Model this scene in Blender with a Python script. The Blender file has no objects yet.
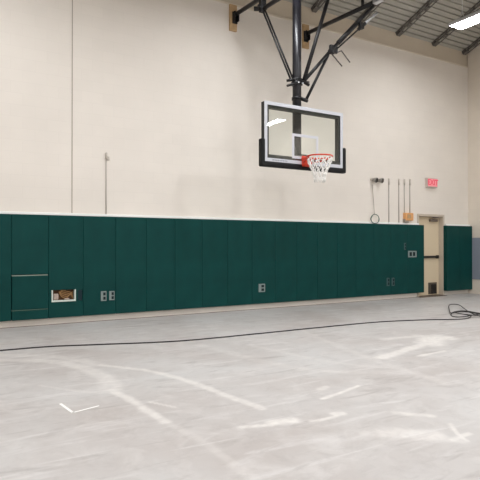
import bpy, bmesh, math, random
import numpy as np
from mathutils import Vector, Matrix
random.seed(7)
S = bpy.context.scene
COL = S.collection
PI = math.pi

# ------------------------------------------------------------------ camera
cam_d = bpy.data.cameras.new('camera')
cam_d.sensor_width = 36.0
cam_d.lens = 36.0 * 539.2 / 480.0
cam_d.clip_start = 0.05
cam_d.clip_end = 100
cam = bpy.data.objects.new('camera', cam_d)
COL.objects.link(cam)
cam.location = (0.0, -9.919, 1.442)
cam.rotation_euler = (math.radians(90.40), 0, math.radians(-31.22))
S.camera = cam

# ------------------------------------------------------------------ world, exposure
W = bpy.data.worlds.new('world')
S.world = W
W.use_nodes = True
W.node_tree.nodes['Background'].inputs[0].default_value = (0.5, 0.5, 0.52, 1)
W.node_tree.nodes['Background'].inputs[1].default_value = 0.05
S.view_settings.view_transform = 'Standard'
S.view_settings.look = 'None'
S.view_settings.gamma = 1.0
S.view_settings.use_curve_mapping = False
S.view_settings.exposure = 0.77
LAMP_STRENGTH = 41.0
WALL_ROW_STRENGTH = 27.0      # the row nearest the wall runs dimmed
LAMP_COLOR = (0.97, 0.985, 1.01)

# ------------------------------------------------------------------ materials
MATS = {}


def srgb(r, g, b):
    f = lambda c: (c / 255 / 12.92) if c <= 10 else ((c / 255 + 0.055) / 1.055) ** 2.4
    return (f(r), f(g), f(b), 1)


def mat(name, color, rough=0.5, metal=0.0, spec=0.5, emit=None, estr=0.0, noise=0.0, nscale=8.0, bump=0.0, bscale=60.0):
    m = bpy.data.materials.new(name)
    m.use_nodes = True
    nt = m.node_tree
    b = nt.nodes['Principled BSDF']
    b.inputs['Base Color'].default_value = color
    b.inputs['Roughness'].default_value = rough
    b.inputs['Metallic'].default_value = metal
    b.inputs['Specular IOR Level'].default_value = spec
    if emit:
        b.inputs['Emission Color'].default_value = emit
        b.inputs['Emission Strength'].default_value = estr
    if noise > 0 or bump > 0:
        tc = nt.nodes.new('ShaderNodeTexCoord')
    if noise > 0:
        n = nt.nodes.new('ShaderNodeTexNoise')
        n.inputs['Scale'].default_value = nscale
        n.inputs['Detail'].default_value = 4
        nt.links.new(tc.outputs['Object'], n.inputs['Vector'])
        r = nt.nodes.new('ShaderNodeValToRGB')
        r.color_ramp.elements[0].position = 0.3
        r.color_ramp.elements[1].position = 0.7
        r.color_ramp.elements[0].color = tuple(c * (1 - noise) for c in color[:3]) + (1,)
        r.color_ramp.elements[1].color = tuple(min(1, c * (1 + noise)) for c in color[:3]) + (1,)
        nt.links.new(n.outputs['Fac'], r.inputs['Fac'])
        nt.links.new(r.outputs['Color'], b.inputs['Base Color'])
    if bump > 0:
        n2 = nt.nodes.new('ShaderNodeTexNoise')
        n2.inputs['Scale'].default_value = bscale
        nt.links.new(tc.outputs['Object'], n2.inputs['Vector'])
        bp = nt.nodes.new('ShaderNodeBump')
        bp.inputs['Strength'].default_value = bump
        bp.inputs['Distance'].default_value = 0.004
        nt.links.new(n2.outputs['Fac'], bp.inputs['Height'])
        nt.links.new(bp.outputs['Normal'], b.inputs['Normal'])
    MATS[name] = m
    return m


def block_wall(name, c1, c2, axis):
    """painted concrete block: nearly flush joints, running bond"""
    m = mat(name, c1, 0.6, spec=0.3)
    nt = m.node_tree
    b = nt.nodes['Principled BSDF']
    tc = nt.nodes.new('ShaderNodeTexCoord')
    sep = nt.nodes.new('ShaderNodeSeparateXYZ')
    com = nt.nodes.new('ShaderNodeCombineXYZ')
    nt.links.new(tc.outputs['Object'], sep.inputs[0])
    nt.links.new(sep.outputs[axis], com.inputs[0])
    nt.links.new(sep.outputs[2], com.inputs[1])
    br = nt.nodes.new('ShaderNodeTexBrick')
    br.inputs['Scale'].default_value = 1.0
    br.inputs['Brick Width'].default_value = 0.4064
    br.inputs['Row Height'].default_value = 0.2032
    br.inputs['Mortar Size'].default_value = 0.006
    br.inputs['Mortar Smooth'].default_value = 0.6
    br.inputs['Bias'].default_value = 0.0
    br.inputs['Color1'].default_value = c1
    br.inputs['Color2'].default_value = c2
    br.inputs['Mortar'].default_value = tuple(v * 0.965 for v in c1[:3]) + (1,)
    nt.links.new(com.outputs[0], br.inputs['Vector'])
    n = nt.nodes.new('ShaderNodeTexNoise')
    n.inputs['Scale'].default_value = 0.9
    n.inputs['Detail'].default_value = 3
    nt.links.new(tc.outputs['Object'], n.inputs['Vector'])
    mr = nt.nodes.new('ShaderNodeMapRange')
    mr.inputs['From Min'].default_value = 0.3
    mr.inputs['From Max'].default_value = 0.7
    mr.inputs['To Min'].default_value = 0.965
    mr.inputs['To Max'].default_value = 1.02
    nt.links.new(n.outputs['Fac'], mr.inputs['Value'])
    mx = nt.nodes.new('ShaderNodeVectorMath')
    mx.operation = 'SCALE'
    nt.links.new(br.outputs['Color'], mx.inputs[0])
    nt.links.new(mr.outputs[0], mx.inputs['Scale'])
    nt.links.new(mx.outputs[0], b.inputs['Base Color'])
    bp = nt.nodes.new('ShaderNodeBump')
    bp.inputs['Strength'].default_value = 0.12
    bp.inputs['Distance'].default_value = 0.003
    bp.invert = True
    nt.links.new(br.outputs['Fac'], bp.inputs['Height'])
    nt.links.new(bp.outputs['Normal'], b.inputs['Normal'])
    return m


CREAM = srgb(234, 227, 218)
block_wall('wall_paint', CREAM, tuple(c * 0.985 for c in CREAM[:3]) + (1,), 0)
block_wall('wall_paint_side', srgb(230, 220, 206), srgb(228, 218, 204), 1)
mat('upper_band_tan_shade', srgb(204, 192, 174), 0.7, spec=0.2, noise=0.03, nscale=2)  # tan, with the weaker light above the lamps put into the colour
mat('bead_paint', srgb(222, 212, 196), 0.6, spec=0.3)
mat('white_trim', srgb(250, 250, 246), 0.5, spec=0.3)
mat('wall_base', srgb(222, 214, 198), 0.6, spec=0.3, noise=0.05, nscale=5)
mat('joint_brown', srgb(112, 84, 70), 0.8, spec=0.2)
mat('joint_grey', srgb(176, 166, 154), 0.8, spec=0.2)
mat('deck_metal', srgb(172, 169, 160), 0.6, metal=0.0, spec=0.3, noise=0.05, nscale=3)
mat('joist_steel', srgb(104, 100, 95), 0.6, spec=0.3)
mat('green_vinyl', (0.0028, 0.050, 0.046, 1), 0.5, spec=0.14, noise=0.10, nscale=3.0, bump=0.12, bscale=220)
mat('pad_strip', srgb(150, 160, 148), 0.5, spec=0.4)
mat('strip_dim', srgb(70, 96, 84), 0.5, spec=0.3)
mat('blue_wainscot', srgb(142, 148, 160), 0.6, spec=0.3, noise=0.02, nscale=2)
mat('black_paint', srgb(22, 21, 23), 0.42, spec=0.4)
mat('black_mast', srgb(24, 23, 29), 0.36, spec=0.5)
mat('black_foam', srgb(14, 14, 16), 0.6, spec=0.3)
mat('board_white', srgb(206, 208, 215), 0.4, spec=0.4)
mat('frame_dark', srgb(30, 32, 32), 0.5, spec=0.4)
mat('rim_orange', srgb(214, 62, 36), 0.38, spec=0.5)
mat('net_white', srgb(246, 244, 240), 0.8, spec=0.1)
mat('zinc', srgb(196, 198, 202), 0.3, metal=0.8)
mat('steel_hook', srgb(98, 92, 88), 0.35, metal=0.7)
mat('plank_wood', srgb(190, 160, 122), 0.7, spec=0.2, noise=0.12, nscale=14)
mat('conduit_grey', srgb(192, 185, 178), 0.5, spec=0.4)
mat('conduit_head', srgb(196, 188, 178), 0.5, spec=0.4)
mat('lamp_housing_grey', srgb(150, 146, 140), 0.5, spec=0.4)
mat('lens_dark', srgb(52, 50, 48), 0.25, spec=0.6)
mat('orange_box', srgb(226, 168, 112), 0.6, spec=0.3, noise=0.12, nscale=12)
mat('box_shade_grey', srgb(150, 140, 128), 0.6, spec=0.3)
mat('sign_housing', srgb(206, 190, 182), 0.5, spec=0.3)
mat('sign_face', srgb(240, 150, 156), 0.5, emit=srgb(246, 150, 158), estr=0.12)
mat('sign_letter', srgb(222, 84, 104), 0.5, emit=srgb(226, 70, 96), estr=0.15)
mat('door_paint', srgb(222, 205, 176), 0.5, spec=0.3)
mat('frame_paint', srgb(200, 188, 172), 0.5, spec=0.3)
mat('door_dark', srgb(34, 31, 29), 0.45, spec=0.4)
mat('closer_grey', srgb(112, 100, 90), 0.5, spec=0.4)
mat('louver_grey', srgb(92, 84, 74), 0.6, spec=0.3)
mat('threshold', srgb(96, 82, 70), 0.5, spec=0.4)
mat('plate_grey', srgb(134, 146, 144), 0.4, spec=0.4)
mat('plate_dim', srgb(62, 88, 88), 0.4, spec=0.4)
mat('socket_dark', srgb(22, 40, 42), 0.6, spec=0.2)
mat('blank_blue', srgb(10, 40, 48), 0.5, spec=0.3)
mat('recess_white', srgb(214, 224, 216), 0.5, spec=0.3)
mat('recess_brown', srgb(96, 70, 52), 0.8, spec=0.1, noise=0.4, nscale=14)
mat('cable_tan', srgb(160, 124, 84), 0.6, spec=0.2)
mat('wad_grey', srgb(176, 160, 150), 0.8, spec=0.1, noise=0.2, nscale=30)
mat('cord_black', srgb(46, 42, 42), 0.5, spec=0.4)
mat('wire_green', srgb(84, 108, 96), 0.5, spec=0.4)
mat('wire_pale', srgb(170, 162, 154), 0.5, spec=0.3)
mat('tape_white', srgb(250, 249, 246), 0.6, spec=0.2)
mat('light_housing', srgb(206, 208, 210), 0.4, spec=0.4)
mat('text_grey', srgb(150, 152, 160), 0.5)
mat('light_diffuser', (0.9, 0.9, 0.9, 1), 0.5, emit=LAMP_COLOR + (1,), estr=LAMP_STRENGTH)
mat('light_diffuser_dimmed', (0.9, 0.9, 0.9, 1), 0.5, emit=LAMP_COLOR + (1,), estr=WALL_ROW_STRENGTH)


def glass_mat():
    m = bpy.data.materials.new('board_glass')
    m.use_nodes = True
    nt = m.node_tree
    nt.nodes.clear()
    out = nt.nodes.new('ShaderNodeOutputMaterial')
    tr = nt.nodes.new('ShaderNodeBsdfTransparent')
    tr.inputs[0].default_value = (0.965, 0.985, 0.97, 1)
    gl = nt.nodes.new('ShaderNodeBsdfGlossy')
    gl.inputs['Roughness'].default_value = 0.0
    gl.inputs[0].default_value = (1, 1, 1, 1)
    lw = nt.nodes.new('ShaderNodeLayerWeight')
    lw.inputs[0].default_value = 0.5
    pw = nt.nodes.new('ShaderNodeMath')
    pw.operation = 'POWER'
    pw.inputs[1].default_value = 5.0
    nt.links.new(lw.outputs['Facing'], pw.inputs[0])
    ma = nt.nodes.new('ShaderNodeMath')
    ma.operation = 'MULTIPLY_ADD'
    ma.inputs[1].default_value = 0.96
    ma.inputs[2].default_value = 0.04
    nt.links.new(pw.outputs[0], ma.inputs[0])
    mx = nt.nodes.new('ShaderNodeMixShader')
    nt.links.new(ma.outputs[0], mx.inputs[0])
    nt.links.new(tr.outputs[0], mx.inputs[1])
    nt.links.new(gl.outputs[0], mx.inputs[2])
    nt.links.new(mx.outputs[0], out.inputs[0])
    MATS['board_glass'] = m


glass_mat()


def floor_mat():
    m = bpy.data.materials.new('concrete')
    m.use_nodes = True
    nt = m.node_tree
    b = nt.nodes['Principled BSDF']
    b.inputs['Specular IOR Level'].default_value = 0.35
    tc = nt.nodes.new('ShaderNodeTexCoord')

    def noise(scale, detail, rough, vec=None, dist=0.0):
        n = nt.nodes.new('ShaderNodeTexNoise')
        n.inputs['Scale'].default_value = scale
        n.inputs['Detail'].default_value = detail
        n.inputs['Roughness'].default_value = rough
        n.inputs['Distortion'].default_value = dist
        nt.links.new(vec or tc.outputs['Object'], n.inputs['Vector'])
        return n.outputs['Fac']

    def ramp(src, p0, p1, c0, c1):
        r = nt.nodes.new('ShaderNodeValToRGB')
        r.color_ramp.elements[0].position = p0
        r.color_ramp.elements[1].position = p1
        r.color_ramp.elements[0].color = c0
        r.color_ramp.elements[1].color = c1
        nt.links.new(src, r.inputs['Fac'])
        return r.outputs['Color']

    def mix(fac, a, c, mode='MIX'):
        x = nt.nodes.new('ShaderNodeMix')
        x.data_type = 'RGBA'
        x.blend_type = mode
        if isinstance(fac, float):
            x.inputs[0].default_value = fac
        else:
            nt.links.new(fac, x.inputs[0])
        for s, v in ((6, a), (7, c)):
            if isinstance(v, tuple):
                x.inputs[s].default_value = v
            else:
                nt.links.new(v, x.inputs[s])
        return x.outputs[2]

    base = ramp(noise(0.55, 5, 0.55, dist=0.4), 0.34, 0.66, srgb(186, 179, 175), srgb(202, 200, 198))
    # scuffs: noise stretched along two sweeping directions
    mp = nt.nodes.new('ShaderNodeMapping')
    mp.inputs['Rotation'].default_value = (0, 0, math.radians(58))
    mp.inputs['Scale'].default_value = (0.7, 4.5, 1)
    nt.links.new(tc.outputs['Object'], mp.inputs[0])
    s1 = ramp(noise(1.3, 6, 0.6, mp.outputs[0], 0.6), 0.55, 0.78, (0, 0, 0, 1), (1, 1, 1, 1))
    m2 = ramp(noise(2.6, 6, 0.65, dist=0.8), 0.48, 0.70, (0, 0, 0, 1), (0.6, 0.6, 0.6, 1))
    base = mix(m2, base, srgb(210, 206, 203))
    c = mix(s1, base, srgb(218, 215, 213))
    mp2 = nt.nodes.new('ShaderNodeMapping')
    mp2.inputs['Rotation'].default_value = (0, 0, math.radians(-20))
    mp2.inputs['Scale'].default_value = (0.8, 3.2, 1)
    nt.links.new(tc.outputs['Object'], mp2.inputs[0])
    s2 = ramp(noise(1.7, 6, 0.62, mp2.outputs[0], 0.8), 0.56, 0.8, (0, 0, 0, 1), (1, 1, 1, 1))
    c = mix(s2, c, srgb(164, 158, 155))
    sp = ramp(noise(5.0, 8, 0.75, dist=0.5), 0.50, 0.72, (0, 0, 0, 1), (0.42, 0.42, 0.42, 1))
    c = mix(sp, c, srgb(168, 162, 159))
    at = nt.nodes.new('ShaderNodeAttribute')
    at.attribute_name = 'dust'
    c = mix(at.outputs['Fac'], c, srgb(240, 236, 231))
    nt.links.new(c, b.inputs['Base Color'])
    rr = nt.nodes.new('ShaderNodeMapRange')
    rr.inputs['To Min'].default_value = 0.36
    rr.inputs['To Max'].default_value = 0.62
    nt.links.new(noise(1.2, 4, 0.6), rr.inputs['Value'])
    nt.links.new(rr.outputs[0], b.inputs['Roughness'])
    MATS['concrete'] = m


floor_mat()

# ------------------------------------------------------------------ mesh helpers


class MB:
    """collects shapes and links them as one mesh object"""

    def __init__(self):
        self.bm = bmesh.new()
        self.mats = []

    def box(self, lo, hi, bevel=0.0, seg=2, mi=0, rot=None, pivot=None):
        b = bmesh.new()
        bmesh.ops.create_cube(b, size=1.0)
        lo, hi = Vector(lo), Vector(hi)
        c, d = (lo + hi) / 2, hi - lo
        for v in b.verts:
            v.co = Vector((v.co.x * d.x, v.co.y * d.y, v.co.z * d.z))
        if bevel > 0:
            bmesh.ops.bevel(b, geom=list(b.edges), offset=bevel, segments=seg, profile=0.5, affect='EDGES', clamp_overlap=True)
        for v in b.verts:
            v.co = (rot @ v.co if rot else v.co) + c
        self._merge(b, mi, bevel > 0)
        return self

    def _merge(self, b, mi=0, smooth=False):
        vm = {}
        for v in b.verts:
            vm[v] = self.bm.verts.new(v.co)
        for f in b.faces:
            try:
                nf = self.bm.faces.new([vm[v] for v in f.verts])
                nf.material_index = mi
                nf.smooth = f.smooth
            except ValueError:
                pass
        b.free()

    def tube(self, pts, r, n=10, closed=False, mi=0, rz=None):
        """round bar along a polyline; r one radius or one per point"""
        pts = [Vector(p) for p in pts]
        N = len(pts)
        rad = r if isinstance(r, (list, tuple)) else [r] * N
        t = []
        for i in range(N):
            a = pts[(i - 1) % N] if (closed or i > 0) else pts[0]
            c = pts[(i + 1) % N] if (closed or i < N - 1) else pts[-1]
            t.append((c - a).normalized())
        up = Vector((0, 0, 1)) if abs(t[0].z) < 0.9 else Vector((1, 0, 0))
        u = (up - t[0] * up.dot(t[0])).normalized()
        rings = []
        for i in range(N):
            u = (u - t[i] * u.dot(t[i]))
            u = u.normalized()
            w = t[i].cross(u)
            rings.append([self.bm.verts.new(pts[i] + (u * math.cos(2 * PI * k / n) + w * math.sin(2 * PI * k / n)) * rad[i]) for k in range(n)])
        for i in range(N if closed else N - 1):
            A, B = rings[i], rings[(i + 1) % N]
            for k in range(n):
                f = self.bm.faces.new((A[k], A[(k + 1) % n], B[(k + 1) % n], B[k]))
                f.smooth = True
                f.material_index = mi
        if not closed:
            for rg, rev in ((rings[0], True), (rings[-1], False)):
                f = self.bm.faces.new(list(reversed(rg)) if rev else rg)
                f.material_index = mi
        return self

    def bar(self, a, b, w, h, mi=0):
        """square bar from a to b"""
        a, b = Vector(a), Vector(b)
        t = (b - a).normalized()
        up = Vector((0, 0, 1)) if abs(t.z) < 0.95 else Vector((0, 1, 0))
        s = t.cross(up).normalized()
        u = s.cross(t).normalized()
        R = [[p + s * sx * w / 2 + u * sz * h / 2 for sx, sz in ((-1, -1), (1, -1), (1, 1), (-1, 1))] for p in (a, b)]
        V = [[self.bm.verts.new(p) for p in r_] for r_ in R]
        for k in range(4):
            self.bm.faces.new((V[0][k], V[0][(k + 1) % 4], V[1][(k + 1) % 4], V[1][k])).material_index = mi
        self.bm.faces.new(list(reversed(V[0]))).material_index = mi
        self.bm.faces.new(V[1]).material_index = mi
        return self

    def quad(self, pts, mi=0):
        f = self.bm.faces.new([self.bm.verts.new(p) for p in pts])
        f.material_index = mi
        return self

    def build(self, name, m, parent=None, loc=None):
        bmesh.ops.recalc_face_normals(self.bm, faces=list(self.bm.faces))
        me = bpy.data.meshes.new(name)
        if loc is not None:
            for v in self.bm.verts:
                v.co -= Vector(loc)
        self.bm.to_mesh(me)
        self.bm.free()
        for x in (m if isinstance(m, (list, tuple)) else [m]):
            me.materials.append(MATS[x])
        o = bpy.data.objects.new(name, me)
        COL.objects.link(o)
        if loc is not None:
            o.location = loc
        if parent:
            o.parent = parent
        return o


def tag(o, label, cat, group=None):
    o['label'] = label
    o['category'] = cat
    if group:
        o['group'] = group
    return o


def struct(o):
    o['kind'] = 'structure'
    return o


def thing(name, label, cat, loc=(0, 0, 0), group=None):
    o = bpy.data.objects.new(name, None)
    o.empty_display_size = 0.1
    COL.objects.link(o)
    o.location = loc
    return tag(o, label, cat, group)


def part(mb, name, m, parent):
    """mesh given in world coordinates, parented to a thing that sits at its own location"""
    o = mb.build(name, m)
    o.parent = parent
    base = parent.location.copy()
    p = parent.parent
    while p:
        base += p.location
        p = p.parent
    o.data.transform(Matrix.Translation(-base))
    return o


def smooth_curve(pts, n=8, closed=False):
    pts = [Vector(p) for p in pts]
    out = []
    N = len(pts)
    rng = N if closed else N - 1
    for i in range(rng):
        p0 = pts[(i - 1) % N] if closed or i > 0 else pts[0]
        p1, p2 = pts[i], pts[(i + 1) % N]
        p3 = pts[(i + 2) % N] if closed or i < N - 2 else pts[-1]
        for k in range(n):
            t = k / n
            out.append(0.5 * ((2 * p1) + (p2 - p0) * t + (2 * p0 - 5 * p1 + 4 * p2 - p3) * t * t + (3 * p1 - p0 - 3 * p2 + p3) * t ** 3))
    if not closed:
        out.append(pts[-1])
    return out


# ================================================================== THE SETTING
YW = 0.09            # face of the long block wall
XR = 13.86           # right wall
XL, YF, ZC = -5.0, -20.0, 7.05
DX0, DX1, DZ = 11.69, 12.77, 2.245   # door opening in the wall

# ---- floor with drag marks of dust
MARKS = [  # polyline, half width, strength
    ([(0.6, -2.53), (0.93, -2.66), (1.44, -3.03), (1.67, -3.55), (1.77, -4.0), (1.74, -4.39), (1.67, -4.71)], 0.10, 0.55),
    ([(1.74, -4.39), (1.70, -4.60), (1.67, -4.71)], 0.11, 0.5),
    ([(1.67, -4.71), (1.72, -5.13), (1.74, -5.56), (1.75, -5.87)], 0.052, 0.75),
    ([(1.75, -5.87), (1.81, -6.37), (1.8, -6.89), (1.8, -7.18)], 0.04, 0.28),
    ([(0.63, -2.13), (0.97, -2.33), (1.6, -2.86), (1.91, -3.57)], 0.10, 0.35),
    ([(1.91, -3.57), (2.3, -4.16), (2.48, -4.83), (2.54, -5.35), (2.6, -5.81), (2.61, -5.98)], 0.05, 0.75),
    ([(6.95, -4.42), (6.7, -4.45), (6.4, -4.66)], 0.20, 1.0),
    ([(6.4, -4.66), (6.11, -4.7), (5.56, -4.86), (5.05, -5.0)], 0.09, 0.9),
    ([(6.13, -4.06), (6.8, -4.15)], 0.08, 0.6),
    ([(5.58, -5.18), (6.13, -5.13)], 0.04, 0.8),
    ([(2.22, -6.29), (2.45, -6.37)], 0.03, 0.8),
    ([(2.50, -6.33), (2.59, -6.35), (2.66, -6.36)], 0.07, 1.0),
    ([(2.78, -6.46), (2.91, -6.48), (3.11, -6.45)], 0.025, 0.8),
    ([(3.06, -6.42), (3.11, -6.44)], 0.045, 0.9),
    ([(3.26, -6.02), (3.54, -5.95), (3.87, -5.85)], 0.028, 0.95),
    ([(3.08, -6.98), (3.2, -7.05), (3.34, -7.2)], 0.11, 0.6),
    ([(2.95, -6.9), (3.2, -7.1), (3.43, -7.37)], 0.06, 0.4),
    ([(3.68, -7.09), (3.55, -7.25), (3.47, -7.39)], 0.022, 0.8),
    ([(3.4, -7.33), (3.61, -7.31)], 0.03, 0.8),
    ([(3.52, -6.66), (3.71, -6.87)], 0.05, 0.7),
    ([(5.54, -2.71), (4.97, -4.73), (4.78, -5.86), (4.7, -6.31)], 0.07, 0.22),
    ([(3.5, -3.05), (3.74, -4.67), (4.11, -5.3), (4.69, -5.65)], 0.09, 0.2),
    ([(4.11, -3.41), (4.36, -4.85), (4.75, -5.46)], 0.06, 0.22),
    ([(1.11, -4.15), (1.33, -4.5), (1.55, -4.76)], 0.03, 0.3),
    ([(1.85, -5.28), (1.98, -5.54)], 0.025, 0.7),
    ([(3.45, -5.75), (3.55, -5.72)], 0.05, 0.6),
]


def floor_mesh():
    xs = np.unique(np.concatenate([np.linspace(XL - 0.3, 0.2, 6), np.arange(0.2, 5.0, 0.022), np.arange(5.0, 8.4, 0.045), np.linspace(8.4, XR + 0.3, 8)]))
    ys = np.unique(np.concatenate([np.linspace(YF - 0.3, -8.0, 6), np.arange(-8.0, -1.8, 0.026), np.linspace(-1.8, 0.6, 8)]))
    X, Y = np.meshgrid(xs, ys)
    P = np.stack([X.ravel(), Y.ravel(), np.zeros(X.size)], 1)
    rs = np.random.RandomState(3)
    # soft value noise used to break the edges of the marks

    def vnoise(sc, seed):
        r = np.random.RandomState(seed).rand(97, 97)
        u, v = P[:, 0] * sc, P[:, 1] * sc
        iu, iv = np.floor(u).astype(int), np.floor(v).astype(int)
        fu, fv = u - iu, v - iv
        fu, fv = fu * fu * (3 - 2 * fu), fv * fv * (3 - 2 * fv)
        g = lambda a, b: r[a % 97, b % 97]
        return (g(iu, iv) * (1 - fu) + g(iu + 1, iv) * fu) * (1 - fv) + (g(iu, iv + 1) * (1 - fu) + g(iu + 1, iv + 1) * fu) * fv
    jag = 0.6 * vnoise(6, 1) + 0.4 * vnoise(17, 2)
    jag2 = vnoise(26, 5)
    D = np.zeros(len(P))
    for pl, hw, st in MARKS:
        pl = [tuple(v)[:2] for v in smooth_curve([(a, b, 0) for a, b in pl], 5)]
        dm = np.full(len(P), 9.0)
        for (ax, ay), (bx, by) in zip(pl[:-1], pl[1:]):
            dx, dy = bx - ax, by - ay
            L = dx * dx + dy * dy + 1e-9
            t = np.clip(((P[:, 0] - ax) * dx + (P[:, 1] - ay) * dy) / L, 0, 1)
            dm = np.minimum(dm, np.hypot(P[:, 0] - ax - t * dx, P[:, 1] - ay - t * dy))
        w = hw * (0.65 + 0.7 * jag)
        e = np.clip((w * 1.45 - dm) / (w * 1.1), 0, 1)
        D = np.maximum(D, 0.8 * st * e * e * (3 - 2 * e) * (0.42 + 0.5 * jag2 + 0.22 * jag))
    nx, ny = len(xs), len(ys)
    idx = np.arange(nx * ny).reshape(ny, nx)
    F = np.stack([idx[:-1, :-1], idx[:-1, 1:], idx[1:, 1:], idx[1:, :-1]], -1).reshape(-1, 4)
    me = bpy.data.meshes.new('floor')
    me.from_pydata(P.tolist(), [], F.tolist())
    at = me.attributes.new('dust', 'FLOAT', 'POINT')
    at.data.foreach_set('value', np.clip(D, 0, 1).astype(np.float32))
    me.materials.append(MATS['concrete'])
    o = bpy.data.objects.new('floor', me)
    COL.objects.link(o)
    return o


struct(floor_mesh())

# ---- walls
b = MB()
b.box((XL - 0.2, YW, 0), (DX0, YW + 0.3, 6.61))
b.box((DX1, YW, 0), (XR + 0.2, YW + 0.3, 6.61))
b.box((DX0, YW, DZ), (DX1, YW + 0.3, 6.61))
struct(b.build('wall_back', 'wall_paint'))
struct(MB().box((XL - 0.2, YW + 0.03, 6.61), (XR + 0.2, YW + 0.3, 7.04)).build('trim_1', 'upper_band_tan_shade'))
struct(MB().box((XL, YW - 0.012, 6.585), (XR, YW + 0.03, 6.625), 0.004).build('trim_2', 'bead_paint'))


def gable(x0, x1):
    m = MB()
    P = [(YW, 0), (YW, 7.09), (-9.955, 11.13), (YF - 0.2, 7.05), (YF - 0.2, 0)]
    A = [m.bm.verts.new((x0, y, z)) for y, z in P]
    B = [m.bm.verts.new((x1, y, z)) for y, z in P]
    m.bm.faces.new(A)
    m.bm.faces.new(list(reversed(B)))
    for i in range(len(P)):
        m.bm.faces.new((A[i], A[(i + 1) % len(P)], B[(i + 1) % len(P)], B[i]))
    return m


struct(gable(XR, XR + 0.2).build('wall_right', 'wall_paint_side'))
struct(gable(XL - 0.2, XL).build('wall_left', 'wall_paint_side'))
struct(MB().box((XL, YF - 0.2, 0), (XR, YF, 7.04)).build('wall_front', 'wall_paint'))
# blue-grey painted boards low on the right wall
struct(MB().box((XR - 0.02, -12.0, 0.42), (XR, YW, 1.615), 0.003).build('trim_3', 'blue_wainscot'))
# white ledge above the pads
struct(MB().box((XL, 0.035, 1.952), (11.70, YW, 1.998), 0.004).build('trim_4', 'white_trim'))
struct(MB().box((12.80, 0.02, 1.952), (XR, YW, 1.998), 0.004).build('trim_5', 'white_trim'))
# brown joint where the wall meets the slab
struct(MB().box((XL, 0.045, 0.0), (11.62, 0.065, 0.006)).build('trim_6', 'joint_brown'))
# control joint in the block wall
struct(MB().box((2.468, YW - 0.003, 1.998), (2.486, YW + 0.002, 6.585)).build('trim_7', 'joint_grey'))

# ---- ribbed metal roof deck, pitched up from the long wall to a ridge: ribs run along the wall
SLOPE = 0.4
SA = math.atan(SLOPE)
YR = -9.955                       # ridge
b = MB()
cs, sn = math.cos(SA), math.sin(SA)
half = []
L_ = (0.13 - YR) / cs
s_ = 0.0
while s_ < L_:
    for q, h in ((0, 0), (0.104, 0), (0.112, 0.042), (0.144, 0.042)):
        half.append((min(s_ + q, L_), h))
    s_ += 0.1524
prof = [(0.13 - q * cs + h * sn, 7.03 + q * sn + h * cs) for q, h in half]
prof += [(2 * YR - y_, z_) for y_, z_ in reversed(prof)]
va = [b.bm.verts.new((XL - 0.2, p[0], p[1])) for p in prof]
vb = [b.bm.verts.new((XR + 0.2, p[0], p[1])) for p in prof]
for i in range(len(prof) - 1):
    b.bm.faces.new((va[i], vb[i], vb[i + 1], va[i + 1]))
outer = [(0.4, 7.02), (0.4, 7.12), (YR, 7.22 + SLOPE * 10.2), (2 * YR - 0.4, 7.12), (2 * YR - 0.4, 7.02), (2 * YR - 0.3, 7.02), (YR, 7.12 + SLOPE * 10.2), (0.3, 7.02)]
oa = [b.bm.verts.new((XL - 0.2, p[0], p[1])) for p in outer]
ob = [b.bm.verts.new((XR + 0.2, p[0], p[1])) for p in outer]
for i in range(len(outer)):
    k = (i + 1) % len(outer)
    b.bm.faces.new((oa[i], ob[i], ob[k], oa[k]))
struct(b.build('ceiling', 'deck_metal'))
# ---- door
door = struct(MB().box((DX0 + 0.055, 0.215, 0.012), (DX1 - 0.055, 0.26, DZ - 0.055), 0.003).build('door_1', 'door_paint'))


def dpart(mb, name, m, parent=None):
    o = mb.build(name, m)
    o.parent = parent or door
    return o


b = MB()
b.box((DX0 - 0.012, YW - 0.02, 0), (DX0 + 0.05, YW + 0.2, DZ + 0.012), 0.004)
b.box((DX1 - 0.05, YW - 0.02, 0), (DX1 + 0.012, YW + 0.2, DZ + 0.012), 0.004)
b.box((DX0 + 0.05, YW - 0.02, DZ - 0.05), (DX1 - 0.05, YW + 0.2, DZ + 0.012), 0.004)
dpart(b, 'door_frame', 'frame_paint')
b = MB()
b.box((11.80, 0.155, 1.045), (12.66, 0.2, 1.105), 0.008)
b.box((11.80, 0.17, 1.03), (11.92, 0.215, 1.12), 0.008)
b.box((12.58, 0.17, 1.03), (12.68, 0.215, 1.12), 0.008)
dpart(b, 'panic_bar', 'door_dark')
b = MB()
b.box((12.30, 0.14, 2.06), (12.60, 0.215, 2.13), 0.01)
b.bar((12.36, 0.16, 2.135), (12.52, 0.06, 2.165), 0.03, 0.02)
b.bar((12.52, 0.06, 2.165), (12.40, 0.17, 2.18), 0.03, 0.02)
dpart(b, 'door_closer', 'closer_grey')
b = MB()
b.box((12.27, 0.203, 0.04), (12.62, 0.216, 0.36), 0.004)
for k in range(6):
    b.box((12.30, 0.19, 0.07 + k * 0.046), (12.59, 0.206, 0.082 + k * 0.046))
lv = dpart(b, 'louver', 'louver_grey')
dpart(MB().box((12.38, 0.186, 0.045), (12.585, 0.2035, 0.31), 0.003), 'louver_screen', 'door_dark', lv)
dpart(MB().box((DX0 - 0.06, -0.07, 0.0), (DX1 - 0.06, 0.2, 0.012), 0.004), 'door_sill', 'threshold')

# ---- roof joists
JX = [13.68, 12.37, 10.95, 9.53, 8.11, 6.69, 5.27, 3.85, 2.43, 1.01, -0.41, -1.83, -3.25, -4.67]


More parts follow.
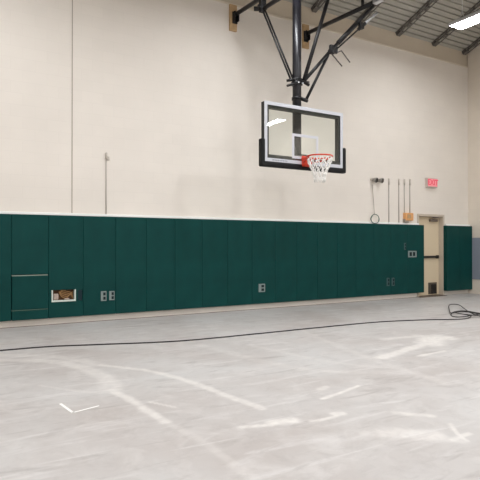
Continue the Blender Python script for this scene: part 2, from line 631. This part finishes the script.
def joist_bm():
    # along local -y from the bearing end, then tilted to the roof pitch
    m = MB()
    LJ = 10.6
    for sx in (-0.055, 0.055):
        m.box((sx - 0.014, -LJ, -0.022), (sx + 0.014, 0.0, -0.002))
        m.box((sx - 0.012, -LJ, -0.105), (sx + 0.012, -0.10, -0.088))
    m.box((-0.06, -0.10, -0.105), (0.06, 0.0, -0.01))
    y = -0.12
    while y > -LJ + 0.4:
        m.bar((-0.05, y, -0.097), (-0.05, y - 0.15, -0.012), 0.03, 0.02)
        m.bar((0.05, y - 0.15, -0.012), (0.05, y - 0.30, -0.097), 0.03, 0.02)
        m.box((-0.05, y - 0.04, -0.10), (0.05, y + 0.04, -0.07))
        y -= 0.30
    return m


j0 = None
JL = {0: 'dark steel roof joist bearing on the wall closest to the right corner',
      1: 'dark steel roof joist whose far end shows below the hanging ceiling light',
      2: 'dark steel roof joist bearing on the wall left of the hanging ceiling light',
      3: 'dark steel roof joist partly hidden behind the hoop’s right arm',
      4: 'dark steel roof joist whose end shows at the top just right of the mast'}
for i, x in enumerate(JX):
    if j0 is None:
        j0 = o = joist_bm().build('roof_joist', 'joist_steel')
    else:
        o = j0.copy()
        COL.objects.link(o)
    o.location = (x, 0.115, 7.03)
    o.rotation_euler = (-SA, 0, 0)
    tag(o, JL.get(i, 'dark steel roof joist above the photo’s top edge'), 'joist', 'steel roof joists under the deck')

# ================================================================== CEILING LIGHTS


def make_light(label, drop=1.68, sgn=1, glow='light_diffuser'):
    t = thing('ceiling_light', label, 'ceiling light', group='linear ceiling lights')
    m = MB()
    m.box((-0.20, -0.62, 0.03), (0.20, 0.62, 0.085), 0.008)
    m.box((-0.12, -0.60, 0.08), (0.12, 0.60, 0.14), 0.02)
    m.box((-0.235, -0.62, 0.0), (-0.20, 0.62, 0.05), 0.003)
    m.box((0.20, -0.62, 0.0), (0.235, 0.62, 0.05), 0.003)
    m.build('housing', 'light_housing', t)
    MB().quad([(-0.2, -0.615, 0.012), (0.2, -0.615, 0.012), (0.2, 0.615, 0.012), (-0.2, 0.615, 0.012)]).build('diffuser', glow, t)
    for sy in (-0.42, 0.42):
        m = MB()
        m.tube([(-0.11, sy, 0.13), (0, sy, 0.30), (0.11, sy, 0.13)], 0.006, 6)
        m.tube([(0, sy, 0.30), (0, sy, drop - SLOPE * sy * sgn)], 0.006, 6)
        m.box((-0.02, sy - 0.02, 0.26), (0.02, sy + 0.02, 0.31), 0.005)
        m.build('hanger', 'zinc', t)
    return t


def copy_tree(o, parent=None):
    c = o.copy()
    COL.objects.link(c)
    if parent:
        c.parent = parent
    for ch in list(o.children):
        copy_tree(ch, c)
    return c


spots = [(10.64, -2.52)] + [(x, -2.52) for x in (5.6, 0.9)]
spots += [(x, -6.3) for x in (10.64, 6.75, 2.85, -1.05)]
spots += [(x, -12.3) for x in (12.6, 8.7, 4.8, 0.9, -3.0)]
spots += [(x, -17.2) for x in (10.64, 6.75, 2.85, -1.05)]
firsts = {}
for i, (x, y) in enumerate(spots):
    if y not in firsts:               # one of each row is built, the hanger as long as the roof is high there
        under = 7.03 + SLOPE * (10.085 - abs(y - YR))
        o = firsts[y] = make_light('white linear ceiling light outside the frame of the photo', under - 6.40, 1 if y > YR else -1,
                                   'light_diffuser_dimmed' if i == 0 else 'light_diffuser')
    else:
        o = copy_tree(firsts[y])
    o.location = (x, y, 6.40)
    if i == 0:
        continue
    o['label'] = 'white linear ceiling light outside the frame of the photo'
firsts[-2.52]['label'] = 'white linear ceiling light hanging at the photo’s upper right corner'

# ================================================================== WALL PADS
PW, PB, PT, PX0 = 0.6096, 0.122, 1.95, 1.44


def pad_mesh(name, x0, x1, z0, z1, holes=(), y0=0.0):
    m = MB().box((x0 + 0.001, y0, z0), (x1 - 0.001, YW - 0.002, z1), 0.009, 3)
    o = m.build(name, 'green_vinyl')
    for hx0, hx1, hz0, hz1 in holes:
        c = MB().box((hx0, y0 - 0.1, hz0), (hx1, YW + 0.05, hz1)).build('cutter', 'green_vinyl')
        md = o.modifiers.new('cut', 'BOOLEAN')
        md.object = c
        md.operation = 'DIFFERENCE'
        md.solver = 'EXACT'
        dg = bpy.context.evaluated_depsgraph_get()
        nm = bpy.data.meshes.new_from_object(o.evaluated_get(dg))
        o.modifiers.clear()
        old = o.data
        o.data = nm
        nm.name = name
        bpy.data.meshes.remove(old)
        cm = c.data
        bpy.data.objects.remove(c)
        bpy.data.meshes.remove(cm)
    if len(o.data.materials) == 0:
        o.data.materials.append(MATS['green_vinyl'])
    o.location = (x0, 0, z0)
    o.data.transform(Matrix.Translation((-x0, 0, -z0)))
    return o


HOLES = {1: [(2.10, 2.53, 0.402, 0.618), (2.568, 2.648, 0.41, 0.60)],
         2: [(2.985, 3.10, 0.372, 0.560), (3.145, 3.255, 0.378, 0.556)],
         8: [(6.49, 6.67, 0.376, 0.560)],
         14: [(10.425, 10.545, 0.352, 0.562)],
         15: [(10.605, 10.73, 0.348, 0.558), (11.07, 11.16, 1.283, 1.466)],
         16: [(11.225, 11.565, 1.080, 1.254)]}
LAB = {-1: 'dark green wall pad cut off by the photo’s left edge',
       0: 'dark green upper wall pad ending above the short access pad',
       1: 'dark green wall pad with the wide white-framed opening and a dark slot',
       2: 'dark green wall pad with two small outlet plates side by side, left part of wall',
       3: 'plain dark green wall pad just right of the pad holding two outlet plates',
       4: 'plain dark green wall pad, second to the right of the two-outlet pad',
       5: 'plain dark green wall pad, third to the right of the two-outlet pad',
       6: 'plain dark green wall pad, second to the left of the single-outlet pad below the backboard',
       7: 'plain dark green wall pad just left of the single-outlet pad below the backboard',
       8: 'dark green wall pad with one small square outlet, left below the backboard',
       9: 'plain dark green wall pad just right of the single-outlet pad below the backboard',
       10: 'plain dark green wall pad, second to the right of the single-outlet pad',
       11: 'plain dark green wall pad, third to the right of the single-outlet pad',
       12: 'plain dark green wall pad two pads left of the hanging coil of wire',
       13: 'plain dark green wall pad just left of the pad beneath the hanging wire coil',
       14: 'dark green wall pad beneath the hanging wire coil, one dim outlet low on it',
       15: 'dark green wall pad with dim outlet below and dim switch plate above',
       16: 'dark green wall pad right beside the door with a double plate on it'}
G = 'green wall pads along the gym wall'
for i in range(-1, 17):
    x0 = PX0 + PW * i
    if i == 0:
        o = pad_mesh('wall_pad', x0, x0 + PW, 0.906, PT)
    else:
        o = pad_mesh('wall_pad', x0, x0 + PW + (0.05 if i == 16 else 0), PB, PT, HOLES.get(i, ()))
    tag(o, LAB[i], 'wall pad', G)
# the short access pad and kick strip under pad 0
t = thing('access_pad', 'short dark green wall pad with pale top edge at the left', 'wall pad', (PX0, 0, 0.302), G)
part(MB().box((PX0 + 0.006, -0.022, 0.302), (PX0 + PW - 0.004, YW - 0.002, 0.884), 0.012, 3), 'cover', 'green_vinyl', t)
part(MB().box((PX0 + 0.004, -0.016, 0.8845), (PX0 + PW - 0.012, 0.05, 0.899), 0.003), 'edge_strip', 'pad_strip', t)
t = thing('kick_pad', 'low dark green pad strip under the short access pad at the left', 'wall pad', (PX0, 0, 0.122), G)
part(MB().box((PX0 + 0.006, -0.016, 0.122), (PX0 + PW - 0.004, YW - 0.002, 0.284), 0.012, 3), 'cover', 'green_vinyl', t)
part(MB().box((PX0 + 0.006, -0.018, 0.2845), (PX0 + PW - 0.012, 0.05, 0.3015), 0.003), 'edge_strip', 'strip_dim', t)
# right of the door
for k, (xa, xb, lb) in enumerate(((12.735, 13.29, 'dark green wall pad right of the door, beside the door frame'),
                                  (13.29, 13.852, 'dark green wall pad in the room’s right corner'))):
    tag(pad_mesh('wall_pad', xa, xb, PB, PT, (), -0.05), lb, 'wall pad', G)

# ---- what shows in the cut-outs
t = thing('wall_recess', 'wide white-framed wall opening with brown cables inside', 'wall box', (2.10, 0, 0.40))
b = MB()
X0, X1, Z0, Z1 = 2.102, 2.528, 0.404, 0.616
b.box((X0, -0.006, Z0), (X1, 0.085, Z0 + 0.026), 0.003)
b.box((X0, -0.006, Z0 + 0.026), (X0 + 0.024, 0.085, Z1), 0.003)
b.box((X1 - 0.024, -0.006, Z0 + 0.026), (X1, 0.085, Z1), 0.003)
part(b, 'frame', 'recess_white', t)
part(MB().box((X0 + 0.024, 0.07, Z0 + 0.026), (X1 - 0.024, 0.085, Z1)), 'back_plate', 'recess_brown', t)
b = MB()
for k in range(5):
    z = 0.46 + 0.026 * k
    b.tube(smooth_curve([(2.24 + 0.03 * k, 0.055, 0.60), (2.27, 0.04, z + 0.05), (2.36 + 0.02 * k, 0.03, z), (2.44, 0.045, z + 0.06 - 0.02 * k), (2.49, 0.058, 0.45 + 0.03 * k)], 6), 0.008, 7)
part(b, 'cable', 'cable_tan', t)
part(MB().box((2.14, 0.02, 0.435), (2.23, 0.068, 0.55), 0.02, 3), 'insulation', 'wad_grey', t)
part(MB().box((2.33, 0.01, 0.432), (2.42, 0.06, 0.462), 0.012, 3), 'insulation', 'wad_grey', t)
tag(MB().box((2.570, 0.012, 0.412), (2.646, 0.085, 0.598), 0.004).build('blank_plate', 'blank_blue', loc=(2.57, 0, 0.41)),
    'dark blue-green blank plate just right of the white-framed opening', 'plate')


def outlet(x0, x1, z0, z1, label, dim=False, double=False):
    t = thing('outlet_plate', label, 'outlet', ((x0 + x1) / 2, 0, z0), 'outlet plates in the wall pads')
    e = 0.003
    part(MB().box((x0 + e, 0.004, z0 + e), (x1 - e, 0.086, z1 - e), 0.004), 'cover', 'plate_dim' if dim else 'plate_grey', t)
    w, h = x1 - x0, z1 - z0
    cols = [(0.18, 0.44), (0.56, 0.82)] if double else [(0.42, 0.82)]
    for a, c in cols:
        for za, zb in (((0.14, 0.44), (0.56, 0.86)) if not double else ((0.2, 0.8),)):
            part(MB().box((x0 + w * a, 0.0005, z0 + h * za), (x0 + w * c, 0.006, z0 + h * zb), 0.002), 'socket', 'socket_dark', t)


outlet(2.985, 3.10, 0.372, 0.560, 'left one of two grey outlet plates side by side near the left opening')
outlet(3.145, 3.255, 0.378, 0.556, 'right one of two grey outlet plates side by side near the left opening')
outlet(6.49, 6.67, 0.376, 0.560, 'single grey outlet plate low on the pads below the backboard')
outlet(10.425, 10.545, 0.352, 0.562, 'left one of two dim outlet plates low on the pads near the door', True)
outlet(10.605, 10.73, 0.348, 0.558, 'right one of two dim outlet plates low on the pads near the door', True)
outlet(11.07, 11.16, 1.283, 1.466, 'dim switch plate high on the pads, left above the double plate', True)
outlet(11.225, 11.565, 1.080, 1.254, 'double grey switch plate on the pad beside the door', False, True)

# ================================================================== BASKETBALL HOOP
BX, BY, BZ = 6.20, -2.02, 2.903      # board centre line, glass face, lower edge
hoop = thing('basketball_hoop', 'wall-braced basketball hoop with glass backboard on black pipe mast', 'basketball hoop', (BX, -1.77, 2.80))


def hp(mb, name, m, parent=hoop):
    return part(mb, name, m, parent)


MX, MY = 6.197, -1.77
AL, AR = 5.90, 7.83
# arms from the wall
for ax, zw, zo, nm in ((AL, 6.365, 6.28, 'arm'), (AR, 6.345, 6.245, 'arm')):
    b = MB()
    b.tube([(ax, 0.0, zw), (ax, -2.25, zo)], 0.045, 14)
    arm = hp(b, 'arm', 'black_paint')
    b = MB()
    b.box((ax - 0.06, 0.015, zw - 0.19), (ax + 0.06, 0.036, zw + 0.06), 0.004)
    for s in (-0.045, 0.045):
        b.box((ax + s - 0.008, -0.07, zw - 0.16), (ax + s + 0.008, 0.02, zw + 0.05), 0.003)
    b.tube([(ax - 0.07, -0.03, zw - 0.01), (ax + 0.07, -0.03, zw - 0.01)], 0.014, 8)
    hp(b, 'wall_bracket', 'black_paint', arm)
# cross bar carrying the mast, on short posts above the arms
hp(MB().tube([(AL - 0.15, -1.83, 6.54), (AR + 0.15, -1.83, 6.54)], 0.05, 14), 'cross_bar', 'black_paint')
for ax in (AL, AR):
    hp(MB().tube([(ax, -1.83, 6.27), (ax, -1.83, 6.53)], 0.032, 10), 'post', 'black_paint')
# joint hardware on the right arm
hp(MB().box((AR - 0.055, -2.36, 6.20), (AR + 0.055, -2.16, 6.32), 0.01), 'clamp', 'zinc')
b = MB()
b.box((AL - 0.055, -1.10, 6.03), (AL + 0.055, -0.99, 6.36), 0.008)
b.tube([(AL - 0.10, -1.04, 6.13), (AL + 0.1, -1.04, 6.13)], 0.035, 12)
b.tube([(AL - 0.13, -0.93, 6.11), (AL - 0.02, -1.0, 6.11)], 0.045, 12)
hp(b, 'clamp', 'black_paint')
b = MB()
b.tube([(AL, -1.06, 6.09), (AL, -2.25, 6.06)], 0.042, 14)
hp(b, 'lower_bar', 'black_paint')
# mast
b = MB()
b.tube([(MX, MY, 2.98), (MX, MY, 6.56)], 0.084, 24)
hp(b, 'mast', 'black_mast')
b = MB()
b.tube([(MX, MY, 4.44), (MX, MY, 4.50)], 0.108, 20)
b.tube([(MX, MY, 4.53), (MX, MY, 4.56)], 0.102, 20)
b.tube([(MX - 0.02, MY - 0.11, 4.47), (MX - 0.30, MY - 0.10, 4.36)], 0.022, 10)
b.tube([(MX - 0.10, MY - 0.06, 4.52), (MX - 0.22, MY + 0.03, 4.50)], 0.026, 10)
b.tube([(MX + 0.08, MY - 0.09, 4.50), (MX + 0.22, MY - 0.08, 4.46)], 0.030, 10)
b.tube([(MX - 0.2, MY - 0.12, 4.50), (MX + 0.2, MY - 0.12, 4.50)], 0.014, 8)
hp(b, 'collar', 'black_paint')
for dx in (-0.06, 0.04):
    hp(MB().tube([(MX + dx, MY - 0.105, 4.455), (MX + dx, MY - 0.135, 4.455)], 0.016, 8), 'bolt', 'zinc')
b = MB()
b.tube([(MX, MY, 4.155), (MX, MY, 4.215)], 0.098, 20)
b.tube([(MX + 0.06, MY - 0.06, 4.18), (MX + 0.20, MY - 0.06, 4.16)], 0.035, 10)
hp(b, 'lower_collar', 'black_paint')
# left stay: a pair of slim rods
for xa, xb in ((AL - 0.03, MX - 0.15), (AL + 0.035, MX - 0.085)):
    hp(MB().tube([(xa, -1.05, 6.12), (xb, MY - 0.02, 4.50)], 0.018, 8), 'stay', 'black_paint')
# straight pipe up to the middle of the cross bar
b = MB()
b.tube([(MX + 0.12, MY - 0.05, 4.52), (7.02, -1.84, 6.53)], 0.036, 12)
hp(b, 'strut', 'black_paint')
# telescoping brace up to the right arm
E = Vector((6.875, -1.90, 5.145))
A0, A1 = Vector((MX + 0.12, MY - 0.08, 4.53)), Vector((7.79, -2.17, 6.16))
b = MB()
b.tube([A0, E], 0.033, 12)
brace = hp(b, 'brace', 'black_paint')
b = MB()
b.tube([E - (E - A0).normalized() * 0.05, E + (A1 - E) * 0.22], 0.034, 12)
b.tube([E + (A1 - E) * 0.20, E + (A1 - E) * 0.62], 0.046, 14)
b.tube([E + (A1 - E) * 0.60, A1], 0.034, 12)
hp(b, 'cylinder', 'black_paint', brace)
b = MB()
b.tube([(MX + 0.17, MY - 0.06, 4.17), E + Vector((-0.02, 0, -0.05))], 0.028, 12)
hp(b, 'brace', 'black_paint')
b = MB()
b.tube([E - Vector((0.045, 0.06, 0)), E + Vector((0.045, -0.06, 0))], 0.048, 12)
b.box(E + Vector((0.0, -0.05, 0.0)), E + Vector((0.20, 0.02, 0.16)), 0.03)
hp(b, 'hinge', 'black_paint')
b = MB()
R0, R1 = E + Vector((0.05, 0.0, -0.02)), Vector((7.82, -2.15, 5.98))
b.tube([R0, R1], 0.016, 8)
hp(b, 'rod', 'black_paint')
b = MB()
b.tube([R0 + (R1 - R0) * 0.64, R0 + (R1 - R0) * 0.80], 0.035, 10)
b.box(R0 + (R1 - R0) * 0.72 - Vector((0.07, 0.04, 0.06)), R0 + (R1 - R0) * 0.72 + Vector((0.03, 0.04, 0.06)), 0.012)
hp(b, 'spring_housing', 'black_paint')
b = MB()
b.tube([R0 + (R1 - R0) * 0.80, R0 + (R1 - R0) * 1.08], 0.026, 10)
hp(b, 'sleeve', 'zinc')
b = MB()
b.tube([E + Vector((0.06, -0.03, -0.03)), (7.175, -1.92, 5.23), (7.40, -1.92, 5.04)], 0.012, 8)
b.tube([E + Vector((0.05, -0.03, -0.03)), (7.19, -1.92, 4.93)], 0.012, 8)
hp(b, 'crank_hook', 'steel_hook')

# ---- backboard
HB, HT = 0.914, 1.067
board = hp(MB().box((BX - HB + 0.02, BY, BZ + 0.02), (BX + HB - 0.02, BY + 0.012, BZ + HT - 0.02), 0.002), 'backboard', 'board_glass')
board['label'] = 'clear glass backboard panel'


def ring(b, x0, x1, z0, z1, w, y0, y1, bev=0.002, wb=0):
    b.box((x0, y0, z0), (x1, y1, z0 + (wb or w)), bev)
    b.box((x0, y0, z1 - w), (x1, y1, z1), bev)
    b.box((x0, y0, z0 + w), (x0 + w, y1, z1 - w), bev)
    b.box((x1 - w, y0, z0 + w), (x1, y1, z1 - w), bev)
    return b


hp(ring(MB(), BX - HB, BX + HB, BZ, BZ + HT, 0.062, BY - 0.012, BY - 0.0005), 'white_border', 'board_white', board)
hp(ring(MB(), BX - HB + 0.005, BX + HB - 0.005, BZ + 0.004, BZ + HT - 0.006, 0.105, BY + 0.014, BY + 0.10, wb=0.125), 'frame', 'frame_dark', board)
hp(ring(MB(), BX - 0.305, BX + 0.305, 3.00, 3.457, 0.05, BY - 0.004, BY - 0.0005, 0.001), 'target_square', 'board_white', board)
# faint lettering on the lower left of the border, too small in the photo to read
b = MB()
xx = BX - HB + 0.17
for k, w in enumerate((0.030, 0.022, 0.026, 0.03, 0.018, 0.026, 0.03, 0.022, 0.026)):
    b.box((xx, BY - 0.0135, BZ + 0.020), (xx + w, BY - 0.012, BZ + 0.044))
    xx += w + 0.012
hp(b, 'lettering', 'text_grey', board)
# edge padding: a U of black foam round the lower edge
b = MB()
PO = 0.07
b.box((BX - HB - PO, BY - 0.035, BZ - 0.095), (BX + HB + PO, BY + 0.09, BZ - 0.004), 0.03, 4)
for s in (-1, 1):
    xa, xb = BX + s * (HB - 0.01), BX + s * (HB + PO)
    b.box((min(xa, xb), BY - 0.035, BZ - 0.06), (max(xa, xb), BY + 0.09, BZ + 0.40), 0.03, 4)
hp(b, 'edge_padding', 'black_foam', board)
# steel brackets between mast and board
b = MB()
b.box((BX - 0.09, BY + 0.03, 2.93), (BX + 0.09, MY - 0.03, 3.10), 0.01)
hp(b, 'mount', 'black_paint')

# ---- rim
RC = Vector((6.215, -2.415, 3.005))
RR = 0.2286
b = MB()
b.tube([RC + Vector((RR * math.cos(a), RR * math.sin(a), 0)) for a in [2 * PI * k / 48 for k in range(48)]], 0.013, 10, closed=True)
rim = hp(b, 'rim', 'rim_orange')
b = MB()
b.box((RC.x - 0.11, BY - 0.03, 2.83), (RC.x + 0.09, BY - 0.012, 3.06), 0.006)
b.box((RC.x - 0.12, RC.y + RR + 0.0, 2.985), (RC.x + 0.12, BY - 0.012, 3.015), 0.005)
b.box((RC.x - 0.12, RC.y + RR + 0.03, 2.86), (RC.x + 0.05, BY - 0.02, 3.0), 0.02)
for s in (-1, 1):
    b.tube(smooth_curve([(RC.x + s * 0.10, BY - 0.03, 2.94), (RC.x + s * 0.19, RC.y + 0.14, 2.96), (RC.x + s * 0.225, RC.y, 2.99)], 5), 0.011, 8)
hp(b, 'rim_bracket', 'rim_orange', rim)
for k in range(12):
    b = MB()
    a = 2 * PI * k / 12
    p = RC + Vector((RR * math.cos(a), RR * math.sin(a), -0.012))
    b.tube([p + Vector((0, 0, 0.005)), p + Vector((-0.012 * math.cos(a), -0.012 * math.sin(a), -0.02))], 0.006, 6)
    hp(b, 'net_hook', 'rim_orange', rim)
# ---- net: crossing cords narrowing to the bottom
b = MB()
lev = [(0.222, 0.0), (0.205, -0.085), (0.170, -0.17), (0.130, -0.255), (0.105, -0.35), (0.095, -0.44)]


def node(l, k):
    r, z = lev[l]
    a = 2 * PI * (k + 0.5 * (l % 2)) / 12
    return RC + Vector((r * math.cos(a), r * math.sin(a), z - 0.02))


for l in range(5):
    for k in range(12):
        for dk in ((0, -1) if l % 2 == 0 else (0, 1)):
            b.tube([node(l, k), node(l + 1, k + dk)], 0.0075 if l else 0.010, 6)
for l in range(1, 5):
    for k in range(12):
        p = node(l, k)
        b.box(p - Vector((0.013, 0.013, 0.013)), p + Vector((0.013, 0.013, 0.013)), 0.006, 1)
net = hp(b, 'net', 'net_white', rim)

# ---- wooden planks behind the wall brackets
for x, z0, z1, lb in ((5.873, 6.02, 6.585, 'upright pale wood plank on the wall behind the hoop’s left arm'),
                      (7.848, 6.02, 6.575, 'upright pale wood plank on the wall behind the hoop’s right arm')):
    tag(MB().box((x - 0.088, 0.038, z0), (x + 0.088, YW - 0.001, z1), 0.004).build('mounting_plank', 'plank_wood', loc=(x, 0.06, z0)), lb, 'plank', 'wood planks behind the hoop brackets')

# ================================================================== SMALL THINGS ON THE WALL
# conduits standing up from behind the pads
for x, zt, lb in ((10.593, 3.11, 'thin grey conduit on the wall, first to the right of the hanging coil'),
                  (10.964, 3.12, 'thin grey conduit on the wall, second to the right of the hanging coil'),
                  (11.172, 3.13, 'left one of two thin grey conduits entering the orange box'),
                  (11.384, 3.14, 'right one of two thin grey conduits entering the orange box')):
    t = thing('conduit', lb, 'conduit', (x, 0.07, 1.999), 'thin conduits above the pads')
    zb = 1.999 if x < 11.1 else 2.262
    part(MB().tube([(x, 0.074, zb), (x, 0.074, zt)], 0.012, 8), 'pipe', 'conduit_grey', t)
    part(MB().tube([(x, 0.07, zt - 0.13), (x, 0.07, zt + 0.03)], 0.02, 10), 'coupling', 'conduit_head', t)
t = thing('conduit', 'single thin pale conduit with a small head at the left of the wall', 'conduit', (3.108, 0.07, 1.999), 'thin conduits above the pads')
part(MB().tube([(3.108, 0.078, 1.999), (3.108, 0.078, 3.12)], 0.011, 8), 'pipe', 'conduit_grey', t)
b = MB()
b.tube([(3.108, 0.07, 3.04), (3.108, 0.07, 3.16)], 0.020, 10)
b.box((3.115, 0.045, 3.02), (3.165, YW - 0.001, 3.09), 0.008)
part(b, 'head', 'conduit_head', t)
# orange box; the grey block low on it stands in for shade beneath
t = thing('junction_box', 'small orange box on the wall above the pads, left of the door', 'box', (11.28, 0.06, 2.0))
part(MB().box((11.13, -0.01, 2.06), (11.43, YW - 0.001, 2.262), 0.012), 'cover', 'orange_box', t)
part(MB().box((11.12, 0.0, 1.999), (11.27, YW - 0.001, 2.10), 0.01), 'base', 'box_shade_grey', t)
part(MB().box((11.19, -0.018, 2.12), (11.32, -0.005, 2.22), 0.01), 'lid', 'plank_wood', t)
# two-headed emergency light and hanging wire with coil
t = thing('emergency_light', 'grey two-headed emergency lamp high above the pads, left of the conduits', 'emergency light', (10.1, 0.05, 3.03))
part(MB().box((9.93, 0.03, 3.05), (10.27, YW - 0.001, 3.10), 0.008), 'base', 'conduit_head', t)
for hx in (9.995, 10.20):
    b = MB()
    b.tube([(hx, 0.06, 3.07), (hx + 0.02, -0.02, 3.06), (hx + 0.03, -0.05, 3.05)], [0.04, 0.06, 0.07], 16)
    h = part(b, 'lamp_head', 'lamp_housing_grey', t)
    b = MB()
    b.tube([(hx + 0.0305, -0.052, 3.05), (hx + 0.034, -0.062, 3.047)], 0.058, 16)
    part(b, 'lens', 'lens_dark', h)
t = thing('hanging_wire', 'thin wire hanging from the two-headed lamp, ending in a small coil', 'wire', (10.05, 0.05, 1.99))
part(MB().tube(smooth_curve([(9.99, 0.07, 2.95), (10.01, 0.06, 2.7), (10.035, 0.055, 2.4), (10.025, 0.03, 2.19)], 6), 0.007, 6), 'strand', 'wire_pale', t)
b = MB()
pts = []
for k in range(61):
    a = 2 * PI * k / 20
    pts.append((10.03 + (0.145 + 0.006 * math.sin(3.1 * a)) * math.sin(a), 0.02 - 0.006 * (k / 20), 2.075 + 0.115 * math.cos(a)))
b.tube(pts, 0.008, 6)
part(b, 'coil', 'wire_green', t)

# ---- EXIT sign
SX, SZ = 12.20, 3.12
sign = thing('exit_sign', 'red EXIT sign on the wall above the door', 'exit sign', (SX, 0.05, SZ - 0.13))
part(MB().box((SX - 0.21, -0.005, SZ - 0.125), (SX + 0.21, YW - 0.001, SZ + 0.125), 0.012), 'housing', 'sign_housing', sign)
face = part(MB().box((SX - 0.19, -0.010, SZ - 0.105), (SX + 0.19, -0.004, SZ + 0.105), 0.002), 'face', 'sign_face', sign)
cu = bpy.data.curves.new('exit_letters', 'FONT')
cu.body = 'EXIT'
cu.size = 0.21
cu.align_x = 'CENTER'
cu.align_y = 'CENTER'
cu.extrude = 0.0015
cu.offset = 0.004
to = bpy.data.objects.new('exit_letters_text', cu)
COL.objects.link(to)
dg = bpy.context.evaluated_depsgraph_get()
dg.update()
tm = bpy.data.meshes.new_from_object(to.evaluated_get(dg))
bpy.data.objects.remove(to)
bpy.data.curves.remove(cu)
tm.name = 'letters'
tm.materials.clear()
tm.materials.append(MATS['sign_letter'])
tm.transform(Matrix.Rotation(PI / 2, 4, 'X'))
tm.transform(Matrix.Translation((0, -0.0625, 0.13)))
lo = bpy.data.objects.new('letters', tm)
COL.objects.link(lo)
lo.parent = face
# ================================================================== ON THE FLOOR
r = 0.0095
run = [(0.2, -2.0, r), (1.003, -2.048, r), (1.639, -2.103, r), (2.28, -2.314, r), (3.372, -2.649, r), (4.748, -2.703, r), (5.969, -2.718, r), (7.331, -2.781, r), (8.3, -3.05, r)]
c1 = [(8.7, -3.25, r), (9.02, -3.33, r), (9.33, -3.23, 0.03), (9.48, -2.81, 0.03), (9.4, -2.72, 0.03), (9.65, -2.50, 0.03), (10.30, -1.98, 0.05), (10.62, -1.83, 0.05), (10.66, -1.98, 0.045), (10.05, -2.58, 0.05), (9.57, -3.08, 0.05), (9.40, -3.40, 0.04), (9.55, -3.62, 0.02)]
c2 = [(9.95, -3.45, 0.015), (9.82, -3.05, 0.035), (9.95, -2.72, 0.03), (9.9, -2.56, 0.02), (9.66, -2.60, 0.02), (9.48, -2.68, 0.015), (9.2, -2.88, 0.012), (9.08, -3.07, 0.012), (9.12, -3.23, 0.03), (9.33, -3.27, 0.05), (9.58, -3.26, 0.05), (9.85, -3.28, 0.03), (10.0, -3.45, 0.02)]
c3 = [(9.85, -3.65, 0.012), (9.55, -3.45, 0.03), (9.28, -3.1, 0.055), (9.36, -2.86, 0.05), (9.55, -2.78, 0.045), (9.62, -2.95, 0.06), (9.5, -3.2, 0.07), (9.6, -3.5, 0.05), (9.9, -3.75, 0.012), (10.2, -3.7, 0.012)]
b = MB()
b.tube(smooth_curve(run + c1 + c2 + c3, 8), r, 8)
tag(b.build('extension_cord', 'cord_black', loc=(4.7, -2.7, 0)), 'black extension cord across the concrete floor, coiled at its right end', 'cord')
# white corner mark
b = MB()


def stroke(b, p, q, w):
    p, q = Vector(p), Vector(q)
    n = (q - p).normalized().cross(Vector((0, 0, 1))) * w / 2
    lo_ = [p - n, q - n, q + n, p + n]
    v0 = [b.bm.verts.new((v.x, v.y, 0.0002)) for v in lo_]
    v1 = [b.bm.verts.new((v.x, v.y, 0.0012)) for v in lo_]
    b.bm.faces.new(v1)
    b.bm.faces.new(list(reversed(v0)))
    for k in range(4):
        b.bm.faces.new((v0[k], v0[(k + 1) % 4], v1[(k + 1) % 4], v1[k]))


stroke(b, (1.14, -4.91, 0), (1.172, -5.24, 0), 0.026)
stroke(b, (1.165, -5.235, 0), (1.42, -5.155, 0), 0.02)
tag(b.build('tape_mark', 'tape_white', loc=(1.17, -5.2, 0)), 'white V-shaped corner mark on the concrete floor at the lower left', 'floor mark')
